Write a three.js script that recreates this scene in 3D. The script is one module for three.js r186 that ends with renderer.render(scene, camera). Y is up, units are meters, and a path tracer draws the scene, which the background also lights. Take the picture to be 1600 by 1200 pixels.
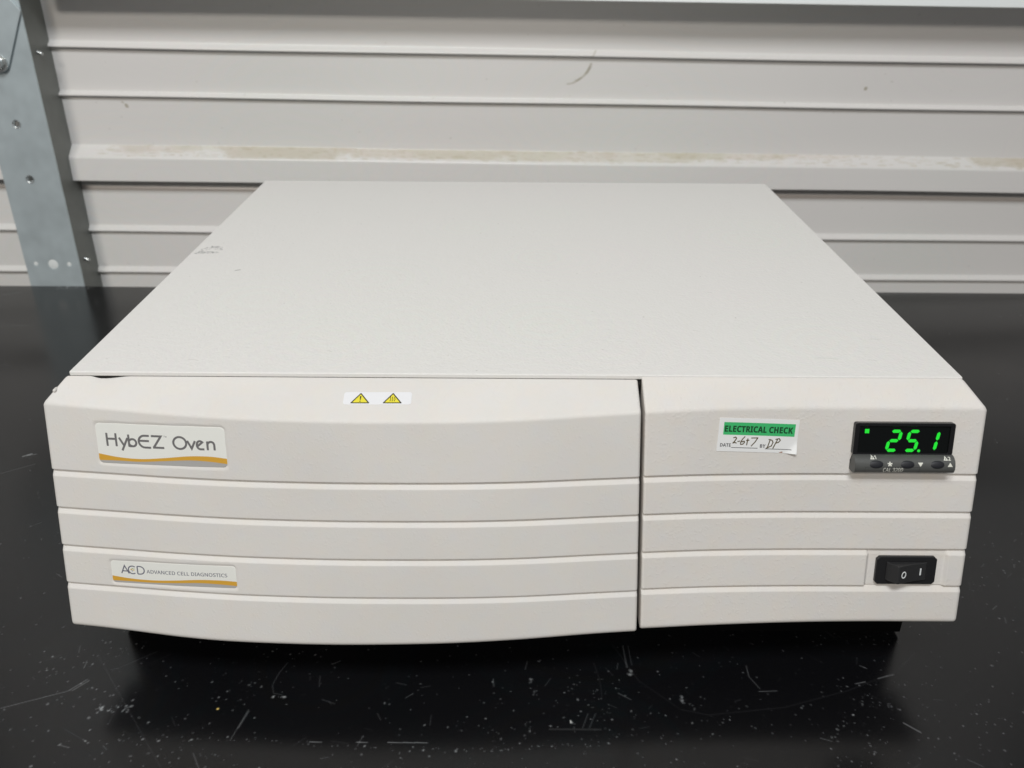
import * as THREE from 'three';
import { RoundedBoxGeometry } from 'three/addons/geometries/RoundedBoxGeometry.js';
import { mergeGeometries } from 'three/addons/utils/BufferGeometryUtils.js';
import { RectAreaLightUniformsLib } from 'three/addons/lights/RectAreaLightUniformsLib.js';

// ---------------------------------------------------------------- camera, light, exposure
const scene = new THREE.Scene();
const camera = new THREE.PerspectiveCamera(47.612, 4 / 3, 0.02, 60);
camera.position.set(-0.0018, 0.3669, 0.3796);
{
  const yaw = 0.0004, pitch = 0.4730, roll = 0.0068;
  const fw = new THREE.Vector3(Math.sin(yaw) * Math.cos(pitch), -Math.sin(pitch), -Math.cos(yaw) * Math.cos(pitch));
  const r = new THREE.Vector3().crossVectors(fw, new THREE.Vector3(0, 1, 0)).normalize();
  const u = new THREE.Vector3().crossVectors(r, fw);
  const r2 = r.clone().multiplyScalar(Math.cos(roll)).addScaledVector(u, Math.sin(roll));
  const u2 = u.clone().multiplyScalar(Math.cos(roll)).addScaledVector(r, -Math.sin(roll));
  camera.quaternion.setFromRotationMatrix(new THREE.Matrix4().makeBasis(r2, u2, fw.clone().negate()));
}
camera.focus = 0.47; camera.userData.fStop = 13;
scene.background = new THREE.Color().setRGB(0.11, 0.11, 0.112);
const EXPOSURE = 1.28;
const LAMPS = [
  // label, centre, target, width, height, colour, intensity
  ['warm white panel lamp high in front and to the left of the bench', [-1.0, 1.75, 2.3], [0, 0.1, -0.3], 0.6, 0.3, [1, 0.945, 0.86], 38],
  ['cool white panel lamp hung above the front of the bench', [-0.12, 1.8, 1.0], [0, 0, -0.25], 0.9, 0.4, [0.95, 0.98, 1], 17],
];
RectAreaLightUniformsLib.init();

// ---------------------------------------------------------------- helpers
let seed = 12345;
const rnd = () => { seed = (seed * 1664525 + 1013904223) >>> 0; return seed / 4294967296; };
const rr = (a, b) => a + (b - a) * rnd();
const lerp = THREE.MathUtils.lerp, clamp = THREE.MathUtils.clamp, sstep = THREE.MathUtils.smoothstep;
const rgb = (r, g, b) => new THREE.Color().setRGB(r, g, b);
const names = {};
const numbered = (n) => { const k = names[n] = (names[n] ?? -1) + 1; return k ? n + '_' + String(k).padStart(3, '0') : n; };
function tag(o, label, category, group) { o.userData.label = label; if (category) o.userData.category = category; if (group) o.userData.group = group; return o; }
function mesh(name, geo, mat, parent = scene) {
  const m = new THREE.Mesh(geo, mat); m.name = parent === scene ? numbered(name) : name; m.castShadow = m.receiveShadow = true; parent.add(m); return m;
}
function group(name, pos, parent = scene) { const g = new THREE.Group(); g.name = parent === scene ? numbered(name) : name; g.position.set(...pos); parent.add(g); return g; }
function box(x0, x1, y0, y1, z0, z1, r = 0) {
  const g = r ? new RoundedBoxGeometry(x1 - x0, y1 - y0, z1 - z0, 3, r) : new THREE.BoxGeometry(x1 - x0, y1 - y0, z1 - z0);
  return g.translate((x0 + x1) / 2, (y0 + y1) / 2, (z0 + z1) / 2);
}
// smooth noise tile (values 0..1), wraps
function noiseTile(n, radii, weights) {
  const out = new Float32Array(n * n);
  radii.forEach((rad, k) => {
    let a = new Float32Array(n * n); for (let i = 0; i < n * n; i++) a[i] = rnd();
    for (let pass = 0; pass < 3; pass++) for (const dir of [0, 1]) {
      const b = new Float32Array(n * n);
      for (let i = 0; i < n; i++) {
        const at = (j) => { j = (j % n + n) % n; return dir ? j * n + i : i * n + j; };
        let s = 0; for (let j = -rad; j <= rad; j++) s += a[at(j)];
        for (let j = 0; j < n; j++) { b[at(j)] = s / (2 * rad + 1); s += a[at(j + rad + 1)] - a[at(j - rad)]; }
      }
      a = b;
    }
    let m = 0, v = 0; for (const x of a) m += x; m /= n * n; for (const x of a) v += (x - m) ** 2; v = Math.sqrt(v / (n * n));
    for (let i = 0; i < n * n; i++) out[i] += weights[k] * (a[i] - m) / v;
  });
  return out;
}
function dataTex(n, f, repeat, srgb) {
  const d = new Uint8Array(n * n * 4);
  for (let i = 0; i < n * n; i++) { const c = f(i); d[i * 4] = c[0]; d[i * 4 + 1] = c[1]; d[i * 4 + 2] = c[2]; d[i * 4 + 3] = 255; }
  const t = new THREE.DataTexture(d, n, n); t.wrapS = t.wrapT = THREE.RepeatWrapping; t.magFilter = THREE.LinearFilter; t.minFilter = THREE.LinearMipmapLinearFilter; t.generateMipmaps = true;
  if (repeat) t.repeat.set(...repeat); if (srgb) t.colorSpace = THREE.SRGBColorSpace; t.needsUpdate = true; return t;
}
const g8 = (v) => { const x = clamp(Math.round(v * 255), 0, 255); return [x, x, x]; };
function canvasTex(w, h, draw, wrap) {
  const c = document.createElement('canvas'); c.width = w; c.height = h; draw(c.getContext('2d'), w, h);
  const t = new THREE.CanvasTexture(c); t.colorSpace = THREE.SRGBColorSpace; if (wrap) t.wrapS = t.wrapT = wrap; return t;
}
const sr = (r, g, b, a = 1) => { const e = (v) => Math.round(255 * (v <= 0.0031308 ? 12.92 * v : 1.055 * v ** (1 / 2.4) - 0.055)); return `rgba(${e(r)},${e(g)},${e(b)},${a})`; };  // linear to css

// ---------------------------------------------------------------- procedural surfaces
const coatN = noiseTile(512, [2, 5], [0.8, 0.6]);
const moulN = noiseTile(512, [2, 4, 8], [0.75, 0.6, 0.25]);
const tintN = noiseTile(256, [9, 24], [0.6, 0.7]);
const spanN = noiseTile(256, [4, 10], [0.7, 0.7]);
const coatBump = (rep) => dataTex(512, (i) => g8(0.5 + 0.16 * coatN[i]), rep);
const stipple = (i) => { const v = moulN[i]; return 0.42 + 0.07 * v + 0.45 * sstep(v, 1.0, 2.2); };
const moulBump = (rep) => dataTex(512, (i) => g8(stipple(i)), rep);
const tintMap = (base, amp, rep) => dataTex(256, (i) => {
  const v = tintN[i], w = tintN[(i * 7 + 9001) % 65536];
  const e = (x) => { x = clamp(x, 0, 1); return Math.round(255 * (1.055 * x ** (1 / 2.4) - 0.055)); };
  return [e(base[0] * (1 + amp * v + amp * 0.4 * w)), e(base[1] * (1 + amp * v)), e(base[2] * (1 + amp * v - amp * 0.6 * w))];
}, rep, true);
const M = {};
const std = (o) => new THREE.MeshStandardMaterial(o);
M.door = new THREE.MeshPhysicalMaterial({ map: tintMap([0.695, 0.668, 0.632], 0.012, [4, 4]), bumpMap: moulBump([18, 18]), bumpScale: 0.00006, roughness: 0.6, specularIntensity: 0.55 });
M.panel = new THREE.MeshPhysicalMaterial({ map: tintMap([0.70, 0.667, 0.628], 0.014, [4, 4]), bumpMap: moulBump([16, 16]), bumpScale: 0.00010, roughness: 0.6, specularIntensity: 0.55 });
M.blackPlastic = std({ color: rgb(0.012, 0.012, 0.013), roughness: 0.42, bumpMap: coatBump([60, 60]), bumpScale: 0.00002 });
M.rocker = std({ color: rgb(0.026, 0.026, 0.027), roughness: 0.4, bumpMap: coatBump([60, 60]), bumpScale: 0.00003 });
M.rubber = std({ color: rgb(0.014, 0.015, 0.019), roughness: 0.55 });
M.gloss = std({ color: rgb(0.008, 0.008, 0.009), roughness: 0.25 });
M.window = new THREE.MeshPhysicalMaterial({ color: rgb(0.004, 0.005, 0.005), roughness: 0.12, specularIntensity: 0.5 });
M.led = std({ color: rgb(0.0, 0.02, 0.0), emissive: rgb(0.012, 0.60, 0.03), roughness: 0.5 });
M.ledOff = std({ color: rgb(0.012, 0.016, 0.014), roughness: 0.5 });
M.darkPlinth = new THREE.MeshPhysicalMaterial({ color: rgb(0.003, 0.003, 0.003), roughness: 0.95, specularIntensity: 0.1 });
M.white = std({ color: rgb(0.72, 0.74, 0.74), roughness: 0.6 });
M.darkSteel = std({ color: rgb(0.05, 0.05, 0.05), roughness: 0.6 });
M.galv = std({ map: dataTex(256, (i) => { const v = 0.5 + 0.006 * spanN[i]; return [v * 236, v * 249, v * 253].map((x) => clamp(Math.round(x * 1.66), 0, 255)); }, [6, 6], true), metalness: 0.3, roughness: 0.45, roughnessMap: dataTex(256, (i) => g8(0.85 + 0.03 * spanN[i]), [6, 6]), bumpMap: coatBump([14, 14]), bumpScale: 0.00002 });
M.zinc = std({ color: rgb(0.62, 0.64, 0.63), metalness: 0.85, roughness: 0.28 });
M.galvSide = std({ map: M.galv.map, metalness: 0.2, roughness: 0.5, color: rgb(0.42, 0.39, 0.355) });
M.shelf = std({ color: rgb(0.84, 0.87, 0.86), roughness: 0.45 });

// ---------------------------------------------------------------- table
const TB = { x0: -0.64, x1: 0.64, z0: -0.59, z1: 0.11 };
function tableTexture() {
  const W = 2048, H = Math.round(2048 * (TB.z1 - TB.z0) / (TB.x1 - TB.x0)), S = W / (TB.x1 - TB.x0);
  return canvasTex(W, H, (c) => {
    const X = (x) => (x - TB.x0) * S, Z = (z) => (z - TB.z0) * S;
    c.fillStyle = sr(0.0045, 0.0045, 0.005); c.fillRect(0, 0, W, H);
    c.lineCap = 'round';
    // hazy smudges of wear
    for (let i = 0; i < 90; i++) {
      const x = rr(0, W), y = rr(0, H), r = rr(30, 160), g = c.createRadialGradient(x, y, 0, x, y, r);
      g.addColorStop(0, sr(0.05, 0.052, 0.055, rr(0.02, 0.10))); g.addColorStop(1, sr(0.05, 0.052, 0.055, 0)); c.fillStyle = g; c.fillRect(x - r, y - r, 2 * r, 2 * r);
    }
    const ink = (a) => sr(0.5, 0.52, 0.52, a);
    // fine chips: denser towards the front of the bench, with a few clusters
    const dot = (x, z, r, a) => { c.fillStyle = ink(a); c.beginPath(); c.ellipse(X(x), Z(z), r * rr(0.6, 1.5), r * rr(0.6, 1.2), rr(0, 3), 0, 7); c.fill(); };
    for (let i = 0; i < 6500; i++) { const z = TB.z1 - Math.pow(rnd(), 1.25) * (TB.z1 - TB.z0); dot(rr(TB.x0, TB.x1), z, rr(0.35, 0.95), rr(0.08, 0.5)); }
    for (let i = 0; i < 1300; i++) { const z = TB.z1 - Math.pow(rnd(), 2.4) * (TB.z1 - TB.z0), k = rnd(); dot(rr(-0.4, 0.48), z, rr(0.5, 0.85) + 0.55 * k * k * k * k, rr(0.12, 0.6)); }
    for (let k = 0; k < 40; k++) { const cx = rr(-0.32, 0.36), cz = rr(-0.1, 0.12); for (let i = 0; i < 22; i++) dot(cx + (rnd() + rnd() - 1) * 0.03, cz + (rnd() + rnd() - 1) * 0.018, rr(0.4, 1.1), rr(0.1, 0.6)); }
    // short scratches
    const line = (pts, w, a) => { c.strokeStyle = ink(a); c.lineWidth = w; c.beginPath(); pts.forEach(([x, z], i) => i ? c.lineTo(X(x), Z(z)) : c.moveTo(X(x), Z(z))); c.stroke(); };
    for (let i = 0; i < 620; i++) {
      const x = rr(TB.x0, TB.x1), z = TB.z1 - Math.pow(rnd(), 1.3) * (TB.z1 - TB.z0), a = rr(0, Math.PI), l = rr(0.002, 0.009) * (rnd() < 0.1 ? 2.5 : 1);
      line([[x, z], [x + Math.cos(a) * l, z + Math.sin(a) * l]], rr(0.5, 1.1), rr(0.06, 0.4));
    }
    for (let i = 0; i < 36; i++) { const x = rr(-0.4, 0.45), z = rr(-0.3, 0.12), a = rr(0, Math.PI), l = rr(0.01, 0.05), b = rr(-0.2, 0.2); line([0, 0.25, 0.5, 0.75, 1].map((t) => [x + Math.cos(a + b * t) * l * t, z + Math.sin(a + b * t) * l * t]), rr(0.4, 0.8), rr(0.04, 0.16)); }
    // the marks one can make out
    line([[-0.238, 0.007], [-0.175, 0.082]], 0.7, 0.2); line([[-0.221, 0.016], [-0.205, 0.004]], 0.7, 0.25);
    line([[-0.273, 0.046], [-0.248, 0.036], [-0.243, 0.034]], 0.9, 0.5); line([[-0.2425, 0.0335], [-0.236, 0.0255]], 1.2, 0.45); line([[-0.2405, 0.0335], [-0.2345, 0.0262]], 1.2, 0.45); line([[-0.242, 0.012], [-0.2415, 0.017]], 1, 0.4);
    for (const [x, z, r] of [[-0.246, 0.027], [-0.238, 0.0285], [-0.2305, 0.0315], [-0.2225, 0.034], [-0.217, 0.0365], [-0.2345, 0.038], [-0.226, 0.0395], [-0.242, 0.0425], [-0.2495, 0.043], [-0.205, 0.04], [-0.2235, 0.052], [-0.204, 0.044]]) dot(x, z, rr(0.9, 1.5), 0.42);
    for (let i = 0; i < 40; i++) dot(-0.2225 + rr(0, 0.018), 0.046 + rr(-0.0025, 0.0025), rr(0.4, 1.3), rr(0.2, 0.6));
    line([[-0.128, 0.012], [-0.131, 0.02], [-0.1325, 0.0285], [-0.1305, 0.0345], [-0.1255, 0.0355]], 0.8, 0.26); for (let i = 0; i < 10; i++) dot(-0.1275 + rr(-0.004, 0.004), 0.0365 + rr(-0.001, 0.001), rr(0.5, 1.2), 0.4);
    line([[-0.141, 0.046], [-0.145, 0.066]], 0.9, 0.35); line([[-0.1405, 0.047], [-0.143, 0.058]], 1.2, 0.3);
    for (let i = 0; i < 90; i++) dot(lerp(-0.22, 0.05, i / 90) + rr(-0.003, 0.003), 0.068 + rr(-0.0015, 0.0015) - 0.003 * Math.sin(i / 13), rr(0.4, 1.1), rr(0.15, 0.6));
    for (const x of [-0.104, -0.08, -0.064, -0.056, -0.05]) line([[x, 0.0665], [x + rr(0.004, 0.008), 0.0667]], 1.1, 0.5);
    line([[0.058, -0.004], [0.07, 0.024], [0.09, 0.044], [0.104, 0.0475], [0.146, 0.042], [0.184, 0.03], [0.216, 0.016], [0.232, 0.002]], 0.7, 0.13);
    line([[0.064, -0.003], [0.0645, 0.014]], 1.3, 0.3); line([[0.067, -0.003], [0.0675, 0.012]], 0.8, 0.28);
    line([[0.1325, 0.012], [0.132, 0.02], [0.136, 0.029]], 0.9, 0.38);
    for (const [x, z, r] of [[0.0655, 0.017, 3.4], [0.0925, 0.037, 2.8], [0.0965, 0.042, 2.2], [0.008, 0.055, 1.7], [0.2035, 0.04, 1.6], [0.01, 0.025, 2.2], [0.012, 0.032, 2]]) for (let i = 0; i < 6; i++) dot(x + rr(-0.0015, 0.0015), z + rr(-0.0025, 0.0025), r * rr(0.3, 0.7), 0.28);
    line([[0.19, 0.025], [0.196, 0.0235]], 1.2, 0.45); line([[0.204, 0.021], [0.214, 0.018]], 1.2, 0.4); line([[0.206, 0.052], [0.2125, 0.058]], 1.6, 0.45); line([[0.135, 0.031], [0.145, 0.0305]], 0.9, 0.45); line([[0.019, 0.0575], [0.046, 0.0575]], 0.8, 0.35);
    line([[0.0365, 0.0565], [0.04, 0.047]], 0.8, 0.3); line([[0.04, 0.0565], [0.044, 0.047]], 0.8, 0.3);
    line([[-0.394, -0.18], [-0.373, -0.195]], 1, 0.4); line([[-0.388, -0.206], [-0.383, -0.21]], 2.6, 0.6); line([[-0.385, -0.2075], [-0.379, -0.2095]], 1.4, 0.6);
    line([[-0.585, -0.552], [-0.569, -0.562]], 1.6, 0.45); line([[-0.53, -0.466], [-0.513, -0.4655]], 1.3, 0.45); line([[-0.541, -0.463], [-0.536, -0.469]], 1.2, 0.4); line([[-0.476, -0.537], [-0.467, -0.538]], 1.6, 0.4); line([[-0.497, -0.455], [-0.478, -0.49]], 1, 0.14);
    line([[0.352, -0.05], [0.36, -0.047]], 1.2, 0.45);
    c.fillStyle = 'rgba(235,200,110,0.95)'; c.beginPath(); c.arc(X(-0.1575), Z(0.0455), 1.3, 0, 7); c.fill(); c.fillStyle = 'rgba(240,240,235,0.9)'; c.beginPath(); c.ellipse(X(0.0305), Z(0.0525), 0.8, 2, 0, 0, 7); c.fill();
    for (const [x, z] of [[0.48, -0.54], [0.505, -0.515], [0.52, -0.53], [0.535, -0.508], [0.56, -0.512], [0.58, -0.545], [0.43, -0.48], [0.455, -0.5], [0.497, -0.46], [0.6, -0.55]]) dot(x, z, rr(1, 2), 0.4);
    // rubbed paint along the back edge
    for (let k = 0; k < 40; k++) { const x = rr(TB.x0, TB.x1 - 0.1), l = rr(0.02, 0.2); line([[x, -0.5735], [x + l, -0.5735 + rr(-0.0004, 0.0004)]], rr(2, 4), rr(0.04, 0.14)); }
    for (let i = 0; i < 200; i++) dot(rr(TB.x0, TB.x1), -0.575 + rr(-0.005, 0.003), rr(0.5, 1.4), rr(0.1, 0.4));
    for (let i = 0; i < 70; i++) dot(rr(-0.535, -0.495), -0.578 + rr(-0.003, 0.004), rr(0.6, 1.8), rr(0.2, 0.55));
  }, THREE.MirroredRepeatWrapping);
}
{
  const t = group('workbench', [0, -0.9, -0.1]);
  tag(t, 'glossy black scratched bench top speckled with white chips under the oven', 'workbench');
  const yaw = 0.0023, g = box(-0.95, 0.95, 0.868, 0.9, -0.4819, 0.75, 0.0016);
  g.rotateY(-yaw);
  const p = g.attributes.position, uv = g.attributes.uv;
  for (let i = 0; i < p.count; i++) uv.setXY(i, (p.getX(i) - TB.x0) / (TB.x1 - TB.x0), 1 - (p.getZ(i) - 0.1 - TB.z0) / (TB.z1 - TB.z0));
  const top = new THREE.MeshPhysicalMaterial({ map: tableTexture(), roughness: 0.27, specularIntensity: 0.92, ior: 1.5, roughnessMap: dataTex(256, (i) => g8(0.82 + 0.05 * tintN[i]), [3, 2]) });
  mesh('bench_top', g, top, t);
  const leg = box(-0.02, 0.02, 0, 0.868, -0.02, 0.02, 0.002);
  for (const [x, z] of [[-0.9, -0.43], [0.9, -0.43], [-0.9, 0.7], [0.9, 0.7]]) mesh('leg', leg.clone().translate(x, 0, z), M.darkSteel, t);
}
{
  const f = mesh('floor', new THREE.BoxGeometry(4.4, 0.1, 4.6).translate(0, -0.95, 1.5), std({ color: rgb(0.25, 0.24, 0.23), roughness: 0.8 }));
  f.userData.kind = 'structure';
}

// ---------------------------------------------------------------- corrugated wall
function roundPoly(pts, r, n = 5) {   // [[h, z], ...] with rounded corners
  const o = [pts[0]];
  for (let i = 1; i < pts.length - 1; i++) {
    const [p, c, q] = [pts[i - 1], pts[i], pts[i + 1]].map((a) => new THREE.Vector2(...a));
    const rad = Math.min(pts[i][2] ?? r, p.distanceTo(c) * 0.48, q.distanceTo(c) * 0.48);
    const a = c.clone().add(p.clone().sub(c).setLength(rad)), b = c.clone().add(q.clone().sub(c).setLength(rad));
    for (let k = 0; k <= n; k++) { const t = k / n; o.push([(1 - t) ** 2 * a.x + 2 * t * (1 - t) * c.x + t * t * b.x, (1 - t) ** 2 * a.y + 2 * t * (1 - t) * c.y + t * t * b.y]); }
  }
  o.push(pts.at(-1)); return o;
}
const WX0 = -0.9, WX1 = 0.9, WH0 = -0.08, WH1 = 0.44;
function wallSheet(pts, thick = 0.0008) {
  const prof = roundPoly(pts, 0.0016), nx = 60, pos = [], uv = [], idx = [], rows = [];
  const dense = []; for (let i = 0; i < prof.length - 1; i++) { const [a, b] = [prof[i], prof[i + 1]], n = Math.max(1, Math.ceil(Math.hypot(a[0] - b[0], a[1] - b[1]) / 0.012)); for (let k = 0; k < n; k++) dense.push([lerp(a[0], b[0], k / n), lerp(a[1], b[1], k / n)]); }
  dense.push(prof.at(-1));
  for (let s = 0; s < 2; s++) for (const [h, z] of dense) rows.push([h, z - s * thick]);
  const n = dense.length;
  for (const [h, z] of rows) for (let i = 0; i <= nx; i++) {
    const x = lerp(WX0, WX1, i / nx), w = 0.0005 * Math.sin(x * 7.3 + h * 9) + 0.0003 * Math.sin(x * 17 - h * 23 + 1);
    pos.push(x, h + 0.0003 * Math.sin(x * 11 + h * 31), z + w); uv.push((x - WX0) / (WX1 - WX0), (h - WH0) / (WH1 - WH0));
  }
  const q = (a, b, c, d) => idx.push(a, b, c, a, c, d), id = (r, i) => r * (nx + 1) + i;
  for (let r = 0; r < n - 1; r++) for (let i = 0; i < nx; i++) { q(id(r, i), id(r + 1, i), id(r + 1, i + 1), id(r, i + 1)); q(id(n + r, i), id(n + r, i + 1), id(n + r + 1, i + 1), id(n + r + 1, i)); }
  for (let i = 0; i < nx; i++) { q(id(n - 1, i), id(2 * n - 1, i), id(2 * n - 1, i + 1), id(n - 1, i + 1)); }
  const g = new THREE.BufferGeometry(); g.setAttribute('position', new THREE.Float32BufferAttribute(pos, 3)); g.setAttribute('uv', new THREE.Float32BufferAttribute(uv, 2)); g.setIndex(idx); g.computeVertexNormals(); return g;
}
function wallTexture() {
  const W = 2048, H = 1024;
  return canvasTex(W, H, (c) => {
    const X = (x) => (x - WX0) / (WX1 - WX0) * W, Y = (h) => (1 - (h - WH0) / (WH1 - WH0)) * H;
    c.fillStyle = sr(0.80, 0.772, 0.75); c.fillRect(0, 0, W, H);
    for (let i = 0; i < 70; i++) { const x = rr(0, W), y = rr(0, H), r = rr(60, 220), g = c.createRadialGradient(x, y, 0, x, y, r), k = rnd() < 0.5; g.addColorStop(0, k ? sr(0.81, 0.765, 0.75, 0.3) : sr(0.77, 0.775, 0.74, 0.3)); g.addColorStop(1, k ? sr(0.81, 0.765, 0.75, 0) : sr(0.77, 0.775, 0.74, 0)); c.fillStyle = g; c.fillRect(x - r, y - r, 2 * r, 2 * r); }
    // dried water stain lying on the sloped top of the overlap, in ragged patches
    const patch = (x0, x1, h0, h1, a) => { c.fillStyle = sr(0.54, 0.47, 0.35, a); c.beginPath(); const n = 30; for (let i = 0; i <= n; i++) c.lineTo(X(lerp(x0, x1, i / n)), Y(h1 - rr(0, 0.001))); for (let i = n; i >= 0; i--) { const e = Math.min(i, n - i) / 4; c.lineTo(X(lerp(x0, x1, i / n)), Y(lerp(h1, h0, clamp(e, 0.1, 1)) + rr(-0.0007, 0.0007))); } c.fill(); };
    for (const [a, b, o, h0] of [[-0.46, -0.36, 0.22, 0.142], [-0.40, -0.34, 0.2, 0.144], [-0.45, -0.42, 0.22, 0.14], [-0.345, -0.19, 0.5, 0.1372], [-0.32, -0.22, 0.2, 0.139], [-0.21, 0.0, 0.36, 0.1395], [-0.13, 0.07, 0.2, 0.139], [-0.02, 0.12, 0.3, 0.139], [0.09, 0.22, 0.28, 0.1395], [0.16, 0.33, 0.3, 0.1425], [0.17, 0.25, 0.2, 0.142], [0.3, 0.4, 0.14, 0.144], [0.53, 0.64, 0.45, 0.140], [0.57, 0.74, 0.3, 0.138], [-0.8, -0.64, 0.25, 0.141]]) { patch(a, b, h0, 0.1486, o * 0.5); patch(a - 0.006, b + 0.006, h0 - 0.0006, 0.1486, o * 0.3); patch(a + 0.004, b - 0.004, h0 + 0.0008, 0.1486, o * 0.3); }
    for (let i = 0; i < 700; i++) { c.fillStyle = sr(0.45, 0.39, 0.27, rr(0.05, 0.22)); const x = rr(-0.48, 0.7); c.beginPath(); c.ellipse(X(x), Y(rr(0.138, 0.148)), rr(1, 7), rr(0.6, 2), 0, 0, 7); c.fill(); }
    // faint line of grime under the overlap and above the first rib
    c.fillStyle = sr(0.50, 0.42, 0.35, 0.35); c.fillRect(0, Y(0.1), W, 9);
    // curved scuff, specks
    const st = (pts, w, a) => { c.strokeStyle = sr(0.22, 0.18, 0.11, a); c.lineWidth = w; c.lineCap = 'round'; c.beginPath(); pts.forEach(([x, h], i) => i ? c.lineTo(X(x), Y(h)) : c.moveTo(X(x), Y(h))); c.stroke(); };
    st([[0.081, 0.2445], [0.078, 0.237], [0.073, 0.231], [0.066, 0.226]], 3.2, 0.3); st([[0.08, 0.241], [0.076, 0.234]], 3.4, 0.3); st([[0.07, 0.229], [0.062, 0.2238], [0.056, 0.2225]], 3.4, 0.28); st([[0.085, 0.2585], [0.081, 0.2515]], 2.4, 0.22);
    st([[0.395, 0.2245], [0.3945, 0.2225]], 4, 0.5); st([[-0.439, 0.1925], [-0.438, 0.19]], 4, 0.45); st([[-0.4425, 0.1955], [-0.442, 0.1945]], 3, 0.3);
    for (let i = 0; i < 260; i++) { c.fillStyle = sr(0.2, 0.17, 0.13, rr(0.08, 0.3)); c.beginPath(); c.arc(rr(0, W), rr(0, H), rr(0.5, 1.5), 0, 7); c.fill(); }
  });
}
M.wall = new THREE.MeshPhysicalMaterial({ map: wallTexture(), roughness: 0.25, specularIntensity: 0.8, bumpMap: coatBump([22, 7]), bumpScale: 0.00003 });
{
  const w = group('metal_wall', [0, 0, -0.6419]);
  w.rotation.order = 'YXZ'; w.rotation.set(0, 0.0273, -0.0136);
  tag(w, 'off-white corrugated metal wall with horizontal ribs behind the bench', 'wall');
  const rib = (a, b, c, d) => [[a, 0, 0.001], [b + 0.001, d, 0.0022], [b - 0.0008, d, 0.001], [b - 0.0016, 0, 0.0008]];
  const upper = [[2.4, 0], ...rib(0.2589, 0.2533, 0, 0.006), ...rib(0.2065, 0.2026, 0, 0.0054), [0.1481, 0, 0.0009], [0.1365, 0.0135, 0.0016], [0.1100, 0.0148, 0.0009], [0.1092, 0.0040]];
  const lower = [[0.125, -0.0045], [0.104, -0.0045, 0.002], [0.0985, -0.001, 0.002], ...rib(0.0535, 0.0476, 0, 0.0048), ...rib(0.0018, -0.0039, 0, 0.0044), [-0.95, 0]];
  mesh('panel', wallSheet(upper), M.wall, w);
  mesh('panel', wallSheet(lower), M.wall, w);
  mesh('backing', new THREE.BoxGeometry(1.9, 3.4, 0.05).translate(0, 0.75, -0.035), M.darkSteel, w);
}

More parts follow.
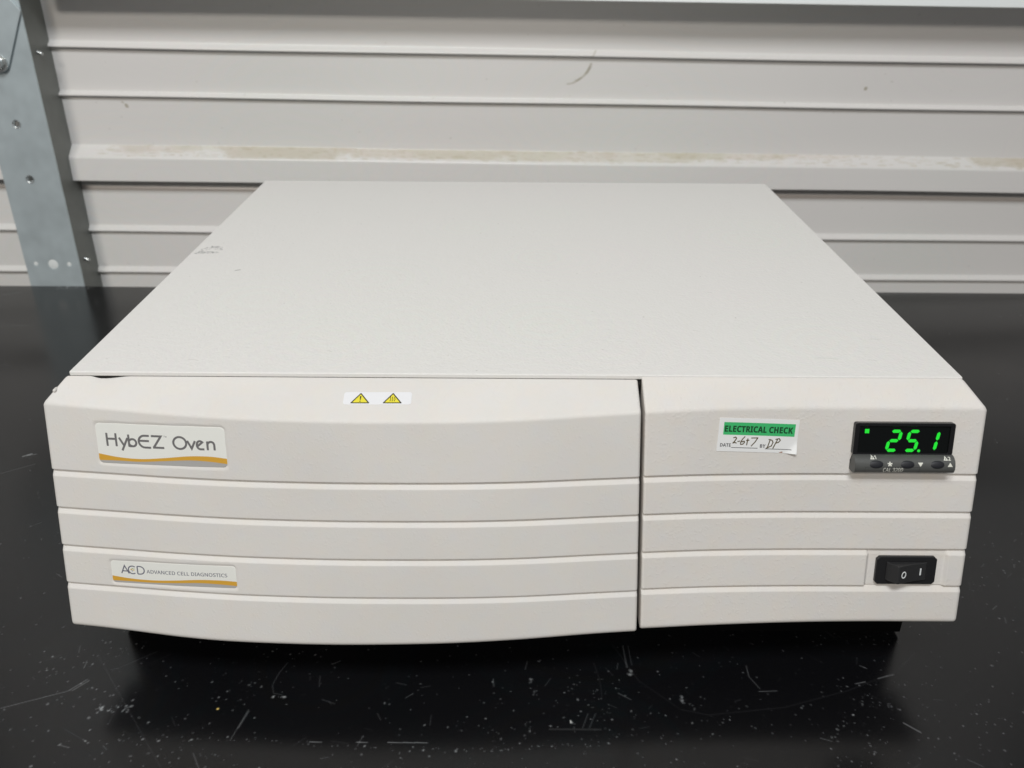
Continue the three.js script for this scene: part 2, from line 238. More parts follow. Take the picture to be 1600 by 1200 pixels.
// ---------------------------------------------------------------- shelf edge and upright post
{
  const s = group('shelf', [0.2, 0.3092, -0.6200]);
  s.rotation.set(0, 0.0273, -0.0105, 'YXZ');
  tag(s, 'white shelf edge running along the wall at the top of the picture', 'shelf');
  mesh('front_lip', box(-0.7, 0.75, 0, 0.044, -0.002, 0, 0.0006).rotateX(-0.3).translate(0, 0, 0.0185), M.shelf, s);
  mesh('board', box(-0.7, 0.75, 0.024, 0.0385, -0.0275, 0.0055), M.shelf, s);
}
{
  const p = group('shelf_post', [-0.537, 0, -0.5839]);
  tag(p, 'galvanised steel shelf post with punched holes standing against the wall', 'post');
  const circle = (s, x, y, r) => { const h = new THREE.Path(); h.absarc(x, y, r, 0, Math.PI * 2, true); s.holes.push(h); };
  const f = new THREE.Shape([[-0.0311, -0.9], [0.0311, -0.9], [0.0311, 1.1], [-0.0311, 1.1]].map((a) => new THREE.Vector2(...a)));
  for (const y of [0.1852, 0.1256, 0.32, 0.38]) circle(f, -0.0015, y, 0.0036);
  circle(f, 0.0007, 0.0263, 0.0062); circle(f, -0.0192, 0.027, 0.0029); circle(f, 0.0194, 0.0265, 0.0029);
  mesh('front_flange', new THREE.ExtrudeGeometry(f, { depth: 0.0012, bevelEnabled: true, bevelSize: 0.0004, bevelThickness: 0.0004, bevelSegments: 2, curveSegments: 20 }).translate(0, 0, -0.0016), M.galv, p);
  // dimples pressed in round the two upper holes
  for (const y of [0.1852, 0.1256]) mesh('hole_rim', new THREE.LatheGeometry([[0.0025, -0.003], [0.0031, -0.0012], [0.004, 0.0002], [0.0046, 0.0001]].map((a) => new THREE.Vector2(...a)), 28).rotateX(Math.PI / 2).translate(-0.0015, y, 0.0003), M.zinc, p);
  for (const [x, y, r] of [[0.0007, 0.0263, 0.0061], [-0.0192, 0.027, 0.0028], [0.0194, 0.0265, 0.0028]]) mesh('plug', new THREE.LatheGeometry([[0, 0.0004], [r * 0.8, 0.0003], [r, -0.0003], [r, -0.0015]].map((a) => new THREE.Vector2(...a)).reverse(), 28).rotateX(Math.PI / 2).translate(x, y, -0.0006), M.shelf, p);
  const sd = new THREE.Shape([[0, -0.9], [0, 1.1], [0.0445, 1.1], [0.0445, -0.9]].map((a) => new THREE.Vector2(...a)));
  const notch = (x, y) => { const h = new THREE.Path(); h.absellipse(x, y, 0.0046, 0.0026, 0, Math.PI * 2, true, 0); sd.holes.push(h); };
  notch(0.0150, 0.2566); notch(0.0162, 0.0276);
  const side = new THREE.ExtrudeGeometry(sd, { depth: 0.0014, bevelEnabled: false, curveSegments: 16 });
  side.rotateY(Math.PI / 2); side.translate(0.0299, 0, -0.0014);   // the shape's x runs back along -z
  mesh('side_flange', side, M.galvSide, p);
  for (const [z, y] of [[-0.0150, 0.2566], [-0.0162, 0.0276]]) mesh('screw_tip', new THREE.CapsuleGeometry(0.0021, 0.007, 4, 10).rotateZ(Math.PI / 2 - 0.4).translate(0.0315, y + 0.0003, z), M.zinc, p);
  // gusset plate bolted to the front of the post
  const br = new THREE.Shape(); br.moveTo(-0.026, 0.2402); br.lineTo(-0.010, 0.2382); br.quadraticCurveTo(0.003, 0.2376, 0.0068, 0.2455); br.lineTo(0.0322, 0.2985); br.lineTo(0.024, 0.309); br.lineTo(-0.06, 0.395); br.lineTo(-0.13, 0.395); br.lineTo(-0.13, 0.35);
  const bg = group('brace', [0, 0, 0], p);
  mesh('plate', new THREE.ExtrudeGeometry(br, { depth: 0.0018, bevelEnabled: true, bevelSize: 0.0004, bevelThickness: 0.0004, bevelSegments: 2 }).translate(0, 0, 0.0009), M.galv, bg);
  const hex = new THREE.CylinderGeometry(0.0058, 0.0064, 0.005, 6).rotateX(Math.PI / 2).rotateZ(0.3).translate(-0.002, 0.2478, 0.0072);
  mesh('bolt', mergeGeometries([hex, new THREE.CylinderGeometry(0.0086, 0.0088, 0.0012, 28).rotateX(Math.PI / 2).translate(-0.002, 0.2478, 0.0040)]), M.zinc, bg);
}

// ---------------------------------------------------------------- the oven
const HB = 0.1396, SL = 0.2253, TH = Math.atan(SL);
const BX = [-0.235, -0.222, -0.207, -0.19, -0.173, -0.14, -0.1, -0.07, -0.03, 0, 0.02, 0.04, 0.0625, 0.068, 0.1, 0.14, 0.18, 0.235];
const BZ = [0, 0.0021, 0.0044, 0.0071, 0.0097, 0.0136, 0.0160, 0.0165, 0.0158, 0.0138, 0.0115, 0.0088, 0.006, 0.0053, 0.0022, 0.0003, -0.0002, -0.0003];
function bulge(x) {
  x = clamp(x, BX[0], BX.at(-1) - 1e-6);
  let i = 0; while (i < BX.length - 2 && x >= BX[i + 1]) i++;
  const sl = (k) => k <= 0 ? (BZ[1] - BZ[0]) / (BX[1] - BX[0]) : k >= BX.length - 1 ? 0 : (BZ[k + 1] - BZ[k - 1]) / (BX[k + 1] - BX[k - 1]);
  const h = BX[i + 1] - BX[i], t = (x - BX[i]) / h, t2 = t * t, t3 = t2 * t;
  return 0.66 * ((2 * t3 - 3 * t2 + 1) * BZ[i] + (t3 - 2 * t2 + t) * h * sl(i) + (-2 * t3 + 3 * t2) * BZ[i + 1] + (t3 - t2) * h * sl(i + 1));
}
const crestY = (x) => HB - 0.3 * bulge(x);
const faceZ = (x, y) => SL * (HB - y) + bulge(x);
const NF = new THREE.Vector3(0, Math.sin(TH), Math.cos(TH));
function facePoint(x, y, off = 0) { const d = (bulge(x + 0.001) - bulge(x - 0.001)) / 0.002, n = new THREE.Vector3(-d, SL, 1).normalize(); return new THREE.Vector3(x, y, faceZ(x, y)).addScaledVector(n, off); }
const BEV = { y: 0.1481, z: -0.0131 };
function bevelPoint(x, t, off = 0) {   // t 0 at the back edge, 1 at the crest
  const yc = crestY(x), zc = faceZ(x, yc), a = Math.atan2(BEV.y - yc, zc - BEV.z);
  return new THREE.Vector3(x, lerp(BEV.y, yc, t) + Math.cos(a) * off, lerp(BEV.z, zc, t) + Math.sin(a) * off);
}
const sdRound = (x, y, hw, hh, r) => { const qx = Math.abs(x) - hw + r, qy = Math.abs(y) - hh + r; return Math.hypot(Math.max(qx, 0), Math.max(qy, 0)) + Math.min(Math.max(qx, qy), 0) - r; };

function facePanel({ dip = () => 0, xl, xr, taperL, taperR, rL, rR, yb, top, grooves, pockets, grooveDepth, dx = 0.0008 }) {
  // columns
  const cols = []; const push = (d0, d1, r, from) => { for (const k of [0, 0.04, 0.12, 0.25, 0.42, 0.62, 0.82]) cols.push({ side: from, d: r * k }); };
  push(0, 0, rL, -1);
  const n = Math.round((xr(0.08) - xl(0.08) - rL - rR) / dx); for (let i = 0; i <= n; i++) cols.push({ side: 0, t: i / n });
  for (const k of [0.82, 0.62, 0.42, 0.25, 0.12, 0.04, 0]) cols.push({ side: 1, d: rR * k });
  // nominal row list for a column x : array of {kind, ...}
  const build = (x) => {
    const b = bulge(x), yc = HB - 0.3 * b, zc = SL * (HB - yc) + b, A = [top - dip(x), BEV.z], C = [yc, zc], B = [yb(x), SL * (HB - yb(x)) + b], out = [];
    const la = Math.hypot(A[0] - C[0], A[1] - C[1]), rc = 0.0014, P = (t) => [lerp(A[0], C[0], t), lerp(A[1], C[1], t)];
    const nb = [(C[1] - A[1]) / la, (A[0] - C[0]) / la];
    const tb = 1 - rc / la;
    for (const t of [0, 0.05, 0.12, 0.25, 0.4, 0.55, 0.7, 0.85, 1]) { const o = t === 0 ? 0.0003 : t === 0.05 ? 0.00005 : 0; out.push({ p: P(t * tb), n: nb, o, bev: 1 - t * tb }); }
    const q0 = P(tb), q2 = [yc - rc * Math.cos(TH), zc + rc * Math.sin(TH)];
    for (let k = 1; k < 8; k++) { const t = k / 8, w = [(1 - t) ** 2, 2 * t * (1 - t), t * t], nn = [lerp(nb[0], Math.sin(TH), t), lerp(nb[1], Math.cos(TH), t)], l = Math.hypot(...nn); out.push({ p: [0, 1].map((i) => w[0] * q0[i] + w[1] * C[i] + w[2] * q2[i]), n: nn.map((v) => v / l), o: 0, bev: (1 - tb) * (1 - t) }); }
    const ys = new Set();
    const gd = grooveDepth, N = [Math.sin(TH), Math.cos(TH)];
    const row = (y, o) => out.push({ p: [y, SL * (HB - y) + b], n: N, o, face: 1 });
    let y0 = q2[0];
    const span = (a, c2) => { const m = Math.max(2, Math.round(Math.abs(rowsRef(a, c2)) / 0.0008)); for (let k = 0; k < m; k++) row(lerp(a, c2, k / m), 0); };
    const rowsRef = (a, c2) => Math.round((a - c2) / 0.0004) * 0.0004;
    grooves.forEach((g) => {
      spans.push([y0, g + 0.0012]); row_span(y0, g + 0.0012);
      for (const [dy, o] of [[0.0012, 0], [0.00055, 0], [0.0004, 0.00007], [0.00028, 0.0003], [0.00022, 1 * gd], [-0.00012, 1.02 * gd], [-0.0003, 0.96 * gd], [-0.0029, 0.09 * gd], [-0.0031, 0.025 * gd], [-0.0033, 0], [-0.0039, 0]]) row(g + dy, o);
      y0 = g - 0.0039;
    });
    row_span(y0, yb(x) + 0.0026);
    for (let k = 0; k <= 6; k++) { const a = k / 6 * Math.PI / 2; row(yb(x) + 0.0026 * (1 - Math.sin(a)), 0.0026 * (1 - Math.cos(a)) * 0.9); }
    out.push({ p: [yb(x), BEV.z + 0.002], n: N, o: 0, back: 1 });
    return out;
    function row_span(a, c2) { const m = counts[ci++]; for (let k = 0; k < m; k++) row(lerp(a, c2, k / m), 0); }
  };
  const spans = []; let ci = 0;
  const counts = []; { let y0 = 0.1345; for (const g of grooves) { counts.push(Math.round((y0 - g) / 0.0008)); y0 = g - 0.004; } counts.push(Math.round((y0 - 0.0235) / 0.0008)); }
  const pos = [], uv = []; let nr = 0;
  const pocketAt = (x, y) => { let o = 0; for (const p of pockets) { const c = Math.cos(p.a), s = Math.sin(p.a), dx_ = x - p.x, dy_ = y - p.y, d = sdRound(dx_ * c + dy_ * s, -dx_ * s + dy_ * c, p.hw, p.hh, p.r); o = Math.max(o, p.depth * sstep(-d, -p.soft, p.soft)); } return o; };
  const emit = (col, cap) => {
    const xm = col.side === 0 ? lerp(xl(0.08) + rL, xr(0.08) - rR, col.t) : col.side < 0 ? xl(0.08) + col.d : xr(0.08) - col.d;
    ci = 0; const rows = build(xm); nr = rows.length; let s = 0, prev = null;
    for (const r of rows) {
      const edge = col.side < 0 ? rL : rR, e = col.side ? edge - Math.sqrt(Math.max(0, edge * edge - (edge - col.d) ** 2)) : 0;
      const y = r.p[0];
      let x = xm + clamp(1 - (xm - xl(0.08)) / 0.15, 0, 1) * (xl(y) - xl(0.08)) + clamp(1 - (xr(0.08) - xm) / 0.15, 0, 1) * (xr(y) - xr(0.08));
      const bev = cap ? 1 : (r.bev ?? 0);
      const kl = sstep(0.05 - (xm - xl(0.08)), 0, 0.05), kr = sstep(0.05 - (xr(0.08) - xm), 0, 0.05);
      x += (cap && y < 0.13 ? 0.2 : 1) * bev * (taperL * kl - taperR * kr);
      let o = Math.max(r.o, r.face ? pocketAt(x, y) : 0) ;
      if (r.face && r.o > 0 && pocketAt(x, y) > r.o) o = pocketAt(x, y);
      o += r.back ? 0 : e;
      const P = cap ? [r.p[0] - r.n[0] * e, BEV.z] : [r.p[0] - r.n[0] * o, r.p[1] - r.n[1] * o];
      if (prev) s += Math.hypot(r.p[0] - prev[0], r.p[1] - prev[1]); prev = r.p;
      pos.push(x, P[0], P[1]); uv.push(x, 0.15 - s + (cap ? 0.003 : 0));
    }
  };
  emit(cols[0], true); cols.forEach((c) => emit(c, false)); emit(cols.at(-1), true);
  const nc = cols.length + 2, idx = [];
  for (let c = 0; c < nc - 1; c++) for (let r = 0; r < nr - 1; r++) { const a = c * nr + r, b = a + nr; idx.push(a, a + 1, b + 1, a, b + 1, b); }
  const g = new THREE.BufferGeometry(); g.setAttribute('position', new THREE.Float32BufferAttribute(pos, 3)); g.setAttribute('uv', new THREE.Float32BufferAttribute(uv, 2)); g.setIndex(idx); g.computeVertexNormals(); return g;
}
// a thin label that follows a surface: at(u, v) with u, v in metres from the label's centre
function labelGeo(w, h, r, at, thick = 0.00012) {
  const us = [], vs = []; const nu = 48;
  for (const k of [0, 0.08, 0.3, 0.6, 1]) vs.push(r * k); const nv = 10; for (let i = 1; i < nv; i++) vs.push(lerp(r, h - r, i / nv)); for (const k of [1, 0.6, 0.3, 0.08, 0]) vs.push(h - r * k);
  const pos = [], uv = [], idx = [];
  for (const side of [1, 0]) for (const v of vs) {
    const e = Math.min(v, h - v), ins = e < r ? r - Math.sqrt(Math.max(0, r * r - (r - e) ** 2)) : 0;
    for (let i = 0; i <= nu; i++) { const u = lerp(ins, w - ins, i / nu), p = at(u - w / 2, v - h / 2, side * thick); pos.push(p.x, p.y, p.z); uv.push(u / w, v / h); }
  }
  const R = vs.length, N = nu + 1, id = (s, v, i) => (s * R + v) * N + i;
  for (let v = 0; v < R - 1; v++) for (let i = 0; i < nu; i++) idx.push(id(0, v, i), id(0, v, i + 1), id(0, v + 1, i + 1), id(0, v, i), id(0, v + 1, i + 1), id(0, v + 1, i));
  const rim = []; for (let i = 0; i < nu; i++) rim.push([0, i]); for (let v = 0; v < R - 1; v++) rim.push([v, nu]); for (let i = nu; i > 0; i--) rim.push([R - 1, i]); for (let v = R - 1; v > 0; v--) rim.push([v, 0]);
  rim.forEach((a, k) => { const b = rim[(k + 1) % rim.length]; idx.push(id(0, ...a), id(1, ...a), id(1, ...b), id(0, ...a), id(1, ...b), id(0, ...b)); });
  const g = new THREE.BufferGeometry(); g.setAttribute('position', new THREE.Float32BufferAttribute(pos, 3)); g.setAttribute('uv', new THREE.Float32BufferAttribute(uv, 2)); g.setIndex(idx); g.computeVertexNormals(); return g;
}
const onFace = (cx, cy, ang, base = 0, curl) => (u, v, off) => { const c = Math.cos(ang), s = Math.sin(ang); return facePoint(cx + u * c - v * s, cy + (u * s + v * c) * Math.cos(TH), base + off + (curl ? curl(u, v) : 0)); };

const oven = group('bench_oven', [0, 0.021, -0.2]);
tag(oven, 'off-white bench oven with green digital display standing on the black bench', 'oven');
const O = new THREE.Group(); // parts are written in scene coordinates and moved into the oven's own
const inOven = (m) => { m.position.z += 0.2; return m; };

// cover
{
  const plate = box(-0.2252, 0.2259, 0.1477, 0.1503, -0.4028, -0.0133, 0.0007), g = plate;
  const W = 1024, H = 896, tex = canvasTex(W, H, (c) => {
    c.fillStyle = sr(0.745, 0.73, 0.70); c.fillRect(0, 0, W, H);
    for (let i = 0; i < 40; i++) { const x = rr(0, W), y = rr(0, H), r = rr(60, 260), q = c.createRadialGradient(x, y, 0, x, y, r), k = rnd() < 0.5; q.addColorStop(0, k ? sr(0.755, 0.722, 0.70, 0.3) : sr(0.735, 0.742, 0.69, 0.3)); q.addColorStop(1, sr(0.745, 0.73, 0.7, 0)); c.fillStyle = q; c.fillRect(x - r, y - r, 2 * r, 2 * r); }
    const X = (x) => (x + 0.2252) / 0.4511 * W, Z = (z) => (z + 0.4028) / 0.3895 * H;
    // grey rubbed smear near the left edge
    for (let i = 0; i < 200; i++) { const t = rr(0, 1), x = -0.221 + 0.014 * t + rr(-0.0025, 0.0025), z = -0.199 - 0.014 * Math.sin(t * 2.6) * (rnd() < 0.55 ? 1 : 0.1) + rr(-0.002, 0.002); c.fillStyle = sr(0.1, 0.1, 0.1, rr(0.2, 0.7)); c.beginPath(); c.ellipse(X(x), Z(z), rr(0.5, 1.8), rr(0.4, 0.9), 0.4, 0, 7); c.fill(); }
    c.strokeStyle = sr(0.16, 0.16, 0.15, 0.7); c.lineWidth = 2.2; c.lineCap = 'round'; c.beginPath(); c.moveTo(X(-0.184), Z(-0.164)); c.lineTo(X(-0.1815), Z(-0.1655)); c.stroke();
    for (const [x, z, l] of [[0.1, -0.07, 5], [0.196, -0.06, 7], [0.158, -0.035, 16], [0.185, -0.033, 6], [-0.1, -0.04, 4], [-0.17, -0.028, 8], [0.02, -0.15, 3], [0.12, -0.13, 4]]) { c.strokeStyle = sr(0.3, 0.28, 0.24, 0.3); c.lineWidth = 1; c.beginPath(); c.moveTo(X(x), Z(z)); c.quadraticCurveTo(X(x) + l, Z(z) - 1, X(x) + l * 1.6, Z(z) + 3); c.stroke(); }
    for (let i = 0; i < 90; i++) { c.fillStyle = sr(0.2, 0.19, 0.16, rr(0.15, 0.6)); c.beginPath(); c.arc(rr(0, W), rr(0, H), rr(0.4, 1.1), 0, 7); c.fill(); }
  });
  const mat = new THREE.MeshPhysicalMaterial({ map: tex, roughness: 0.55, specularIntensity: 0.6, bumpMap: coatBump([5.5, 4.8]), bumpScale: 0.00016 });
  for (const p of [plate]) { const q = p.attributes.position, v = p.attributes.uv; for (let i = 0; i < q.count; i++) v.setXY(i, (q.getX(i) + 0.2252) / 0.4511, 1 - (q.getZ(i) + 0.4028) / 0.3895); }
  // the folded front edge of the lid is a little bent up near its left end
  { const q = plate.attributes.position; for (let i = 0; i < q.count; i++) { const x = q.getX(i), z = q.getZ(i); if (z > -0.03 && q.getY(i) < 0.149) q.setY(i, q.getY(i)); } }
  inOven(mesh('lid', g, mat, oven));
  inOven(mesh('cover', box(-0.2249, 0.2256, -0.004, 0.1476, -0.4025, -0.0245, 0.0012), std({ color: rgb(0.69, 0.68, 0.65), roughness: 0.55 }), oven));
}
{ // chassis and feet under the cover
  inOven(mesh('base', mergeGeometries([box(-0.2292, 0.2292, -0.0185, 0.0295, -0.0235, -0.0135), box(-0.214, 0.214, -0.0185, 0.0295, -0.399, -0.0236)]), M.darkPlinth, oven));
  for (const [x, z] of [[-0.19, -0.05], [0.19, -0.05], [-0.19, -0.36], [0.19, -0.36]]) inOven(mesh('foot', new THREE.CylinderGeometry(0.014, 0.012, 0.0445, 28).translate(x, 0.00125, z), M.rubber, oven));
}
// door
const LB = { hyb: { x: -0.1755, y: 0.12125, hw: 0.0334, hh: 0.01065, r: 0.0022, a: 0.018, depth: 0.00055, soft: 0.0004 }, acd: { x: -0.1756, y: 0.0529, hw: 0.0336, hh: 0.0064, r: 0.0017, a: 0.018, depth: 0.00055, soft: 0.0004 } };
{
  const door = inOven(mesh('door', facePanel({ dip: (x) => 0.0013 * sstep(x, -0.2215, -0.214) * (1 - sstep(x, -0.212, -0.194)),
    xl: () => -0.235, xr: (y) => 0.0622 + (0.137 - y) / 0.117 * 0.0028, taperL: 0.0075, taperR: 0, rL: 0.0022, rR: 0.0014, top: BEV.y,
    yb: (x) => 0.0195 - 0.0028 * sstep(x, -0.235, -0.15) * (1 - sstep(x, -0.12, 0.065)) + 0.001 * sstep(x, -0.05, 0.065), grooves: [0.1052, 0.0854, 0.065, 0.0442], grooveDepth: 0.0019, pockets: [LB.hyb, LB.acd],
  }), M.door, oven));
  const k = 11;
  const wave = (c, W, H, ys) => {   // ys: gold top / gold bottom as fractions at u = 0, .3, .5, .72, 1
    const curve = (a, back) => { const n = 60; for (let i = 0; i <= n; i++) { const t = (back ? n - i : i) / n; const cr = new THREE.CatmullRomCurve3(a.map(([u, v]) => new THREE.Vector3(u, v, 0))).getPoint(t); c.lineTo(cr.x * W, cr.y * H); } };
    c.fillStyle = sr(0.41, 0.40, 0.385); c.beginPath(); curve(ys[0]); c.lineTo(W, H); c.lineTo(0, H); c.fill();
    c.fillStyle = sr(0.66, 0.355, 0.045); c.beginPath(); curve(ys[0]); curve(ys[1], true); c.fill();
  };
  const hybTex = canvasTex(1400, 447, (c, W, H) => {
    c.fillStyle = sr(0.80, 0.80, 0.755); c.fillRect(0, 0, W, H);
    wave(c, W, H, [[[0, 0.765], [0.15, 0.84], [0.32, 0.865], [0.5, 0.82], [0.72, 0.745], [0.88, 0.74], [1, 0.78]], [[0, 0.935], [0.15, 0.93], [0.32, 0.935], [0.5, 0.895], [0.72, 0.85], [0.88, 0.87], [1, 0.915]]]);
    c.strokeStyle = sr(0.155, 0.15, 0.15); c.fillStyle = c.strokeStyle; c.lineWidth = 23; c.lineCap = 'butt'; c.lineJoin = 'miter';
    const L = (...p) => { c.beginPath(); p.forEach(([x, y], i) => i ? c.lineTo(x, y) : c.moveTo(x, y)); c.stroke(); };
    L([113, 108], [113, 254]); L([212, 108], [212, 254]); L([113, 172], [212, 172]);              // H
    L([247, 155], [298, 247]); L([340, 155], [270, 298]);                                          // y
    L([352, 116], [352, 254]); c.beginPath(); c.arc(392, 206, 40, -2.6, 2.65); c.stroke(); L([352, 246], [388, 246]);                                    // b
    c.beginPath(); c.moveTo(580, 122); c.lineTo(530, 122); c.arc(528, 188, 66, -Math.PI / 2, Math.PI / 2, true); c.lineTo(590, 254); c.stroke(); L([468, 180], [575, 180]);   // round E
    L([602, 122], [708, 122], [622, 248]); L([610, 250], [734, 250]);                             // Z
    c.font = '26px sans-serif'; c.fillText('TM', 738, 132);
    c.beginPath(); c.ellipse(908, 188, 69, 66, 0, 0, 7); c.stroke();                                // O
    L([990, 160], [1032, 246], [1074, 160]);                                                       // v
    c.beginPath(); c.moveTo(1098, 216); c.lineTo(1152, 172); c.quadraticCurveTo(1138, 158, 1122, 160); c.bezierCurveTo(1078, 168, 1080, 250, 1130, 250); c.lineTo(1168, 250); c.stroke();          // e
    L([1205, 160], [1205, 258]); c.beginPath(); c.moveTo(1205, 200); c.bezierCurveTo(1212, 155, 1278, 150, 1278, 205); c.lineTo(1278, 258); c.stroke();   // n
  });
  const acdTex = canvasTex(1400, 268, (c, W, H) => {
    c.fillStyle = sr(0.80, 0.80, 0.755); c.fillRect(0, 0, W, H);
    wave(c, W, H, [[[0, 0.70], [0.15, 0.79], [0.32, 0.82], [0.5, 0.77], [0.72, 0.68], [0.88, 0.67], [1, 0.70]], [[0, 0.92], [0.15, 0.92], [0.32, 0.93], [0.5, 0.89], [0.72, 0.83], [0.88, 0.855], [1, 0.90]]]);
    c.strokeStyle = sr(0.14, 0.14, 0.185); c.fillStyle = c.strokeStyle; c.lineWidth = 13;
    const L = (...p) => { c.beginPath(); p.forEach(([x, y], i) => i ? c.lineTo(x, y) : c.moveTo(x, y)); c.stroke(); };
    L([112, 152], [152, 56], [198, 152]); L([128, 122], [182, 122]);
    c.beginPath(); c.arc(240, 104, 47, -0.9, 0.95, true); c.stroke();
    for (const [x, y, col] of [[226, 100, sr(0.6, 0.36, 0.08)], [240, 88, sr(0.45, 0.5, 0.3)], [252, 106, sr(0.7, 0.55, 0.2)], [236, 116, sr(0.4, 0.42, 0.5)], [258, 90, sr(0.6, 0.6, 0.5)]]) { c.fillStyle = col; c.beginPath(); c.arc(x, y, 9, 0, 7); c.fill(); }
    L([296, 57], [296, 151]); c.beginPath(); c.moveTo(296, 57); c.lineTo(325, 57); c.bezierCurveTo(388, 60, 388, 148, 325, 151); c.lineTo(296, 151); c.stroke();
    c.fillStyle = sr(0.17, 0.17, 0.21); c.font = '58px sans-serif'; c.strokeStyle = c.fillStyle; c.lineWidth = 1.5; const t = 'ADVANCED CELL DIAGNOSTICS', w = c.measureText(t).width; c.save(); c.translate(398, 136); c.scale(905 / w, 1); c.fillText(t, 0, 0); c.strokeText(t, 0, 0); c.restore();
  });
  const plate = (name, l, tex) => mesh(name, labelGeo(l.hw * 2 - 0.0007, l.hh * 2 / Math.cos(TH) * 0.985 - 0.0007, l.r, onFace(l.x, l.y, l.a, -l.depth + 0.00004)), std({ map: tex, roughness: 0.35 }), door);
  tag(plate('name_plate', LB.hyb, hybTex), 'upper label plate lettered in grey over a gold wave');
  tag(plate('maker_plate', LB.acd, acdTex), 'lower, narrower label plate with small lettering over a gold wave');
  // warning label on the sloping top edge
  const warnTex = canvasTex(1024, 224, (c, W, H) => {
    c.fillStyle = sr(0.78, 0.785, 0.80); c.fillRect(0, 0, W, H);
    for (const cx of [252, 738]) {
      c.lineJoin = 'round'; c.beginPath(); c.moveTo(cx, 26); c.lineTo(cx + 132, 196); c.lineTo(cx - 132, 196); c.closePath(); c.fillStyle = sr(0.80, 0.70, 0.05); c.fill(); c.strokeStyle = sr(0.03, 0.028, 0.02); c.lineWidth = 17; c.stroke();
      c.fillStyle = c.strokeStyle;
      if (cx < 500) { c.beginPath(); c.moveTo(cx - 11, 74); c.lineTo(cx + 13, 74); c.lineTo(cx + 5, 146); c.lineTo(cx - 5, 146); c.fill(); c.beginPath(); c.ellipse(cx, 166, 10, 10, 0, 0, 7); c.fill(); }
      else { c.lineWidth = 9; for (const d of [-32, 0, 32]) { c.beginPath(); c.moveTo(cx + d + 4, 84); c.bezierCurveTo(cx + d - 20, 106, cx + d + 22, 126, cx + d - 2, 148); c.lineTo(cx + d - 4, 168); c.stroke(); } }
    }
  });
  const wl = 0.0151, ww = 0.0337, wcx = -0.0682;
  const wm = mesh('warning_label', labelGeo(ww, 0.0076, 0.0013, (u, v, off) => { const x = wcx + u, yc = crestY(x), L = Math.hypot(BEV.y - yc, faceZ(x, yc) - BEV.z); return bevelPoint(x, 0.478 - v / L - u * 0.25, off + 0.00003); }, 0.0001), std({ map: warnTex, roughness: 0.35 }), door);
  tag(wm, 'white strip with two yellow warning triangles');
  // small hinge nub on the left end of the sloping edge
  const nub = mesh('hinge', new THREE.CapsuleGeometry(0.0009, 0.0022, 4, 10).rotateX(Math.PI / 2).translate(-0.2300, 0.1436, -0.0062), M.door, door);
}
// control panel
const SW = { x: 0.2045, y: 0.0543, hw: 0.0206, hh: 0.01005, r: 0.0014, a: 0, depth: 0.0015, soft: 0.0004 };
{
  const panel = inOven(mesh('control_panel', facePanel({
    xl: (y) => 0.0641 + (0.137 - y) / 0.117 * 0.0028, xr: () => 0.2353, taperL: 0, taperR: 0.0085, rL: 0.0014, rR: 0.0024, top: 0.1496,
    yb: (x) => lerp(0.0219, 0.024, sstep(x, 0.065, 0.2)), grooves: [0.1055, 0.0855, 0.0652, 0.0449], grooveDepth: 0.0019, pockets: [SW],
  }), M.panel, oven));
  // inspection sticker
  const tex = canvasTex(1024, 432, (c, W, H) => {
    c.fillStyle = sr(0.80, 0.80, 0.79); c.fillRect(0, 0, W, H);
    c.fillStyle = sr(0.045, 0.47, 0.15); c.fillRect(62, 54, 918, 162);
    c.fillStyle = sr(0.004, 0.06, 0.018); c.font = 'bold 106px sans-serif'; const t = 'ELECTRICAL CHECK', w = c.measureText(t).width; c.save(); c.translate(70, 176); c.scale(880 / w, 1); c.fillText(t, 0, 0); c.strokeStyle = c.fillStyle; c.lineWidth = 5; c.strokeText(t, 0, 0); c.restore();
    c.fillStyle = sr(0.05, 0.05, 0.055); c.font = 'bold 62px sans-serif'; const put = (s, x, ww) => { const m = c.measureText(s).width; c.save(); c.translate(x, 372); c.scale(ww / m, 1); c.fillText(s, 0, 0); c.restore(); };
    put('DATE', 34, 148); put('BY', 548, 76);
    c.fillRect(182, 376, 344, 8); c.fillRect(622, 380, 340, 8);
    c.strokeStyle = sr(0.075, 0.048, 0.01); c.lineWidth = 13; c.lineCap = c.lineJoin = 'round';
    const S = (...p) => { c.beginPath(); p.forEach(([x, y], i) => i ? c.lineTo(x, y) : c.moveTo(x, y)); c.stroke(); };
    S([204, 252], [228, 244], [242, 258], [226, 290], [200, 322], [222, 314], [244, 320]); S([262, 300], [286, 294]);
    S([346, 236], [318, 270], [298, 312], [302, 336], [328, 334], [350, 308], [342, 292], [314, 304]); S([388, 262], [380, 340]); S([372, 282], [404, 280]);
    S([436, 250], [514, 246], [484, 300], [442, 352]);
    S([676, 262], [650, 372]); S([660, 262], [700, 270], [716, 300], [698, 346], [640, 374]); S([768, 262], [724, 372]); S([748, 258], [790, 246], [806, 268], [786, 294], [752, 306]);
    c.fillStyle = sr(0.3, 0.13, 0.08, 0.8); c.beginPath(); c.moveTo(806, 428); c.quadraticCurveTo(840, 404, 858, 418); c.lineTo(846, 430); c.fill();
  });
  const st = mesh('inspection_sticker', labelGeo(0.0402, 0.0175, 0.0003, onFace(0.1214, 0.1256, -0.042, 0.00006, (u, v) => 0.0018 * sstep(u - v * 0.9, 0.0215, 0.029)), 0.00012), std({ map: tex, roughness: 0.55 }), panel);
  tag(st, 'white paper sticker with a green band and handwriting');
}
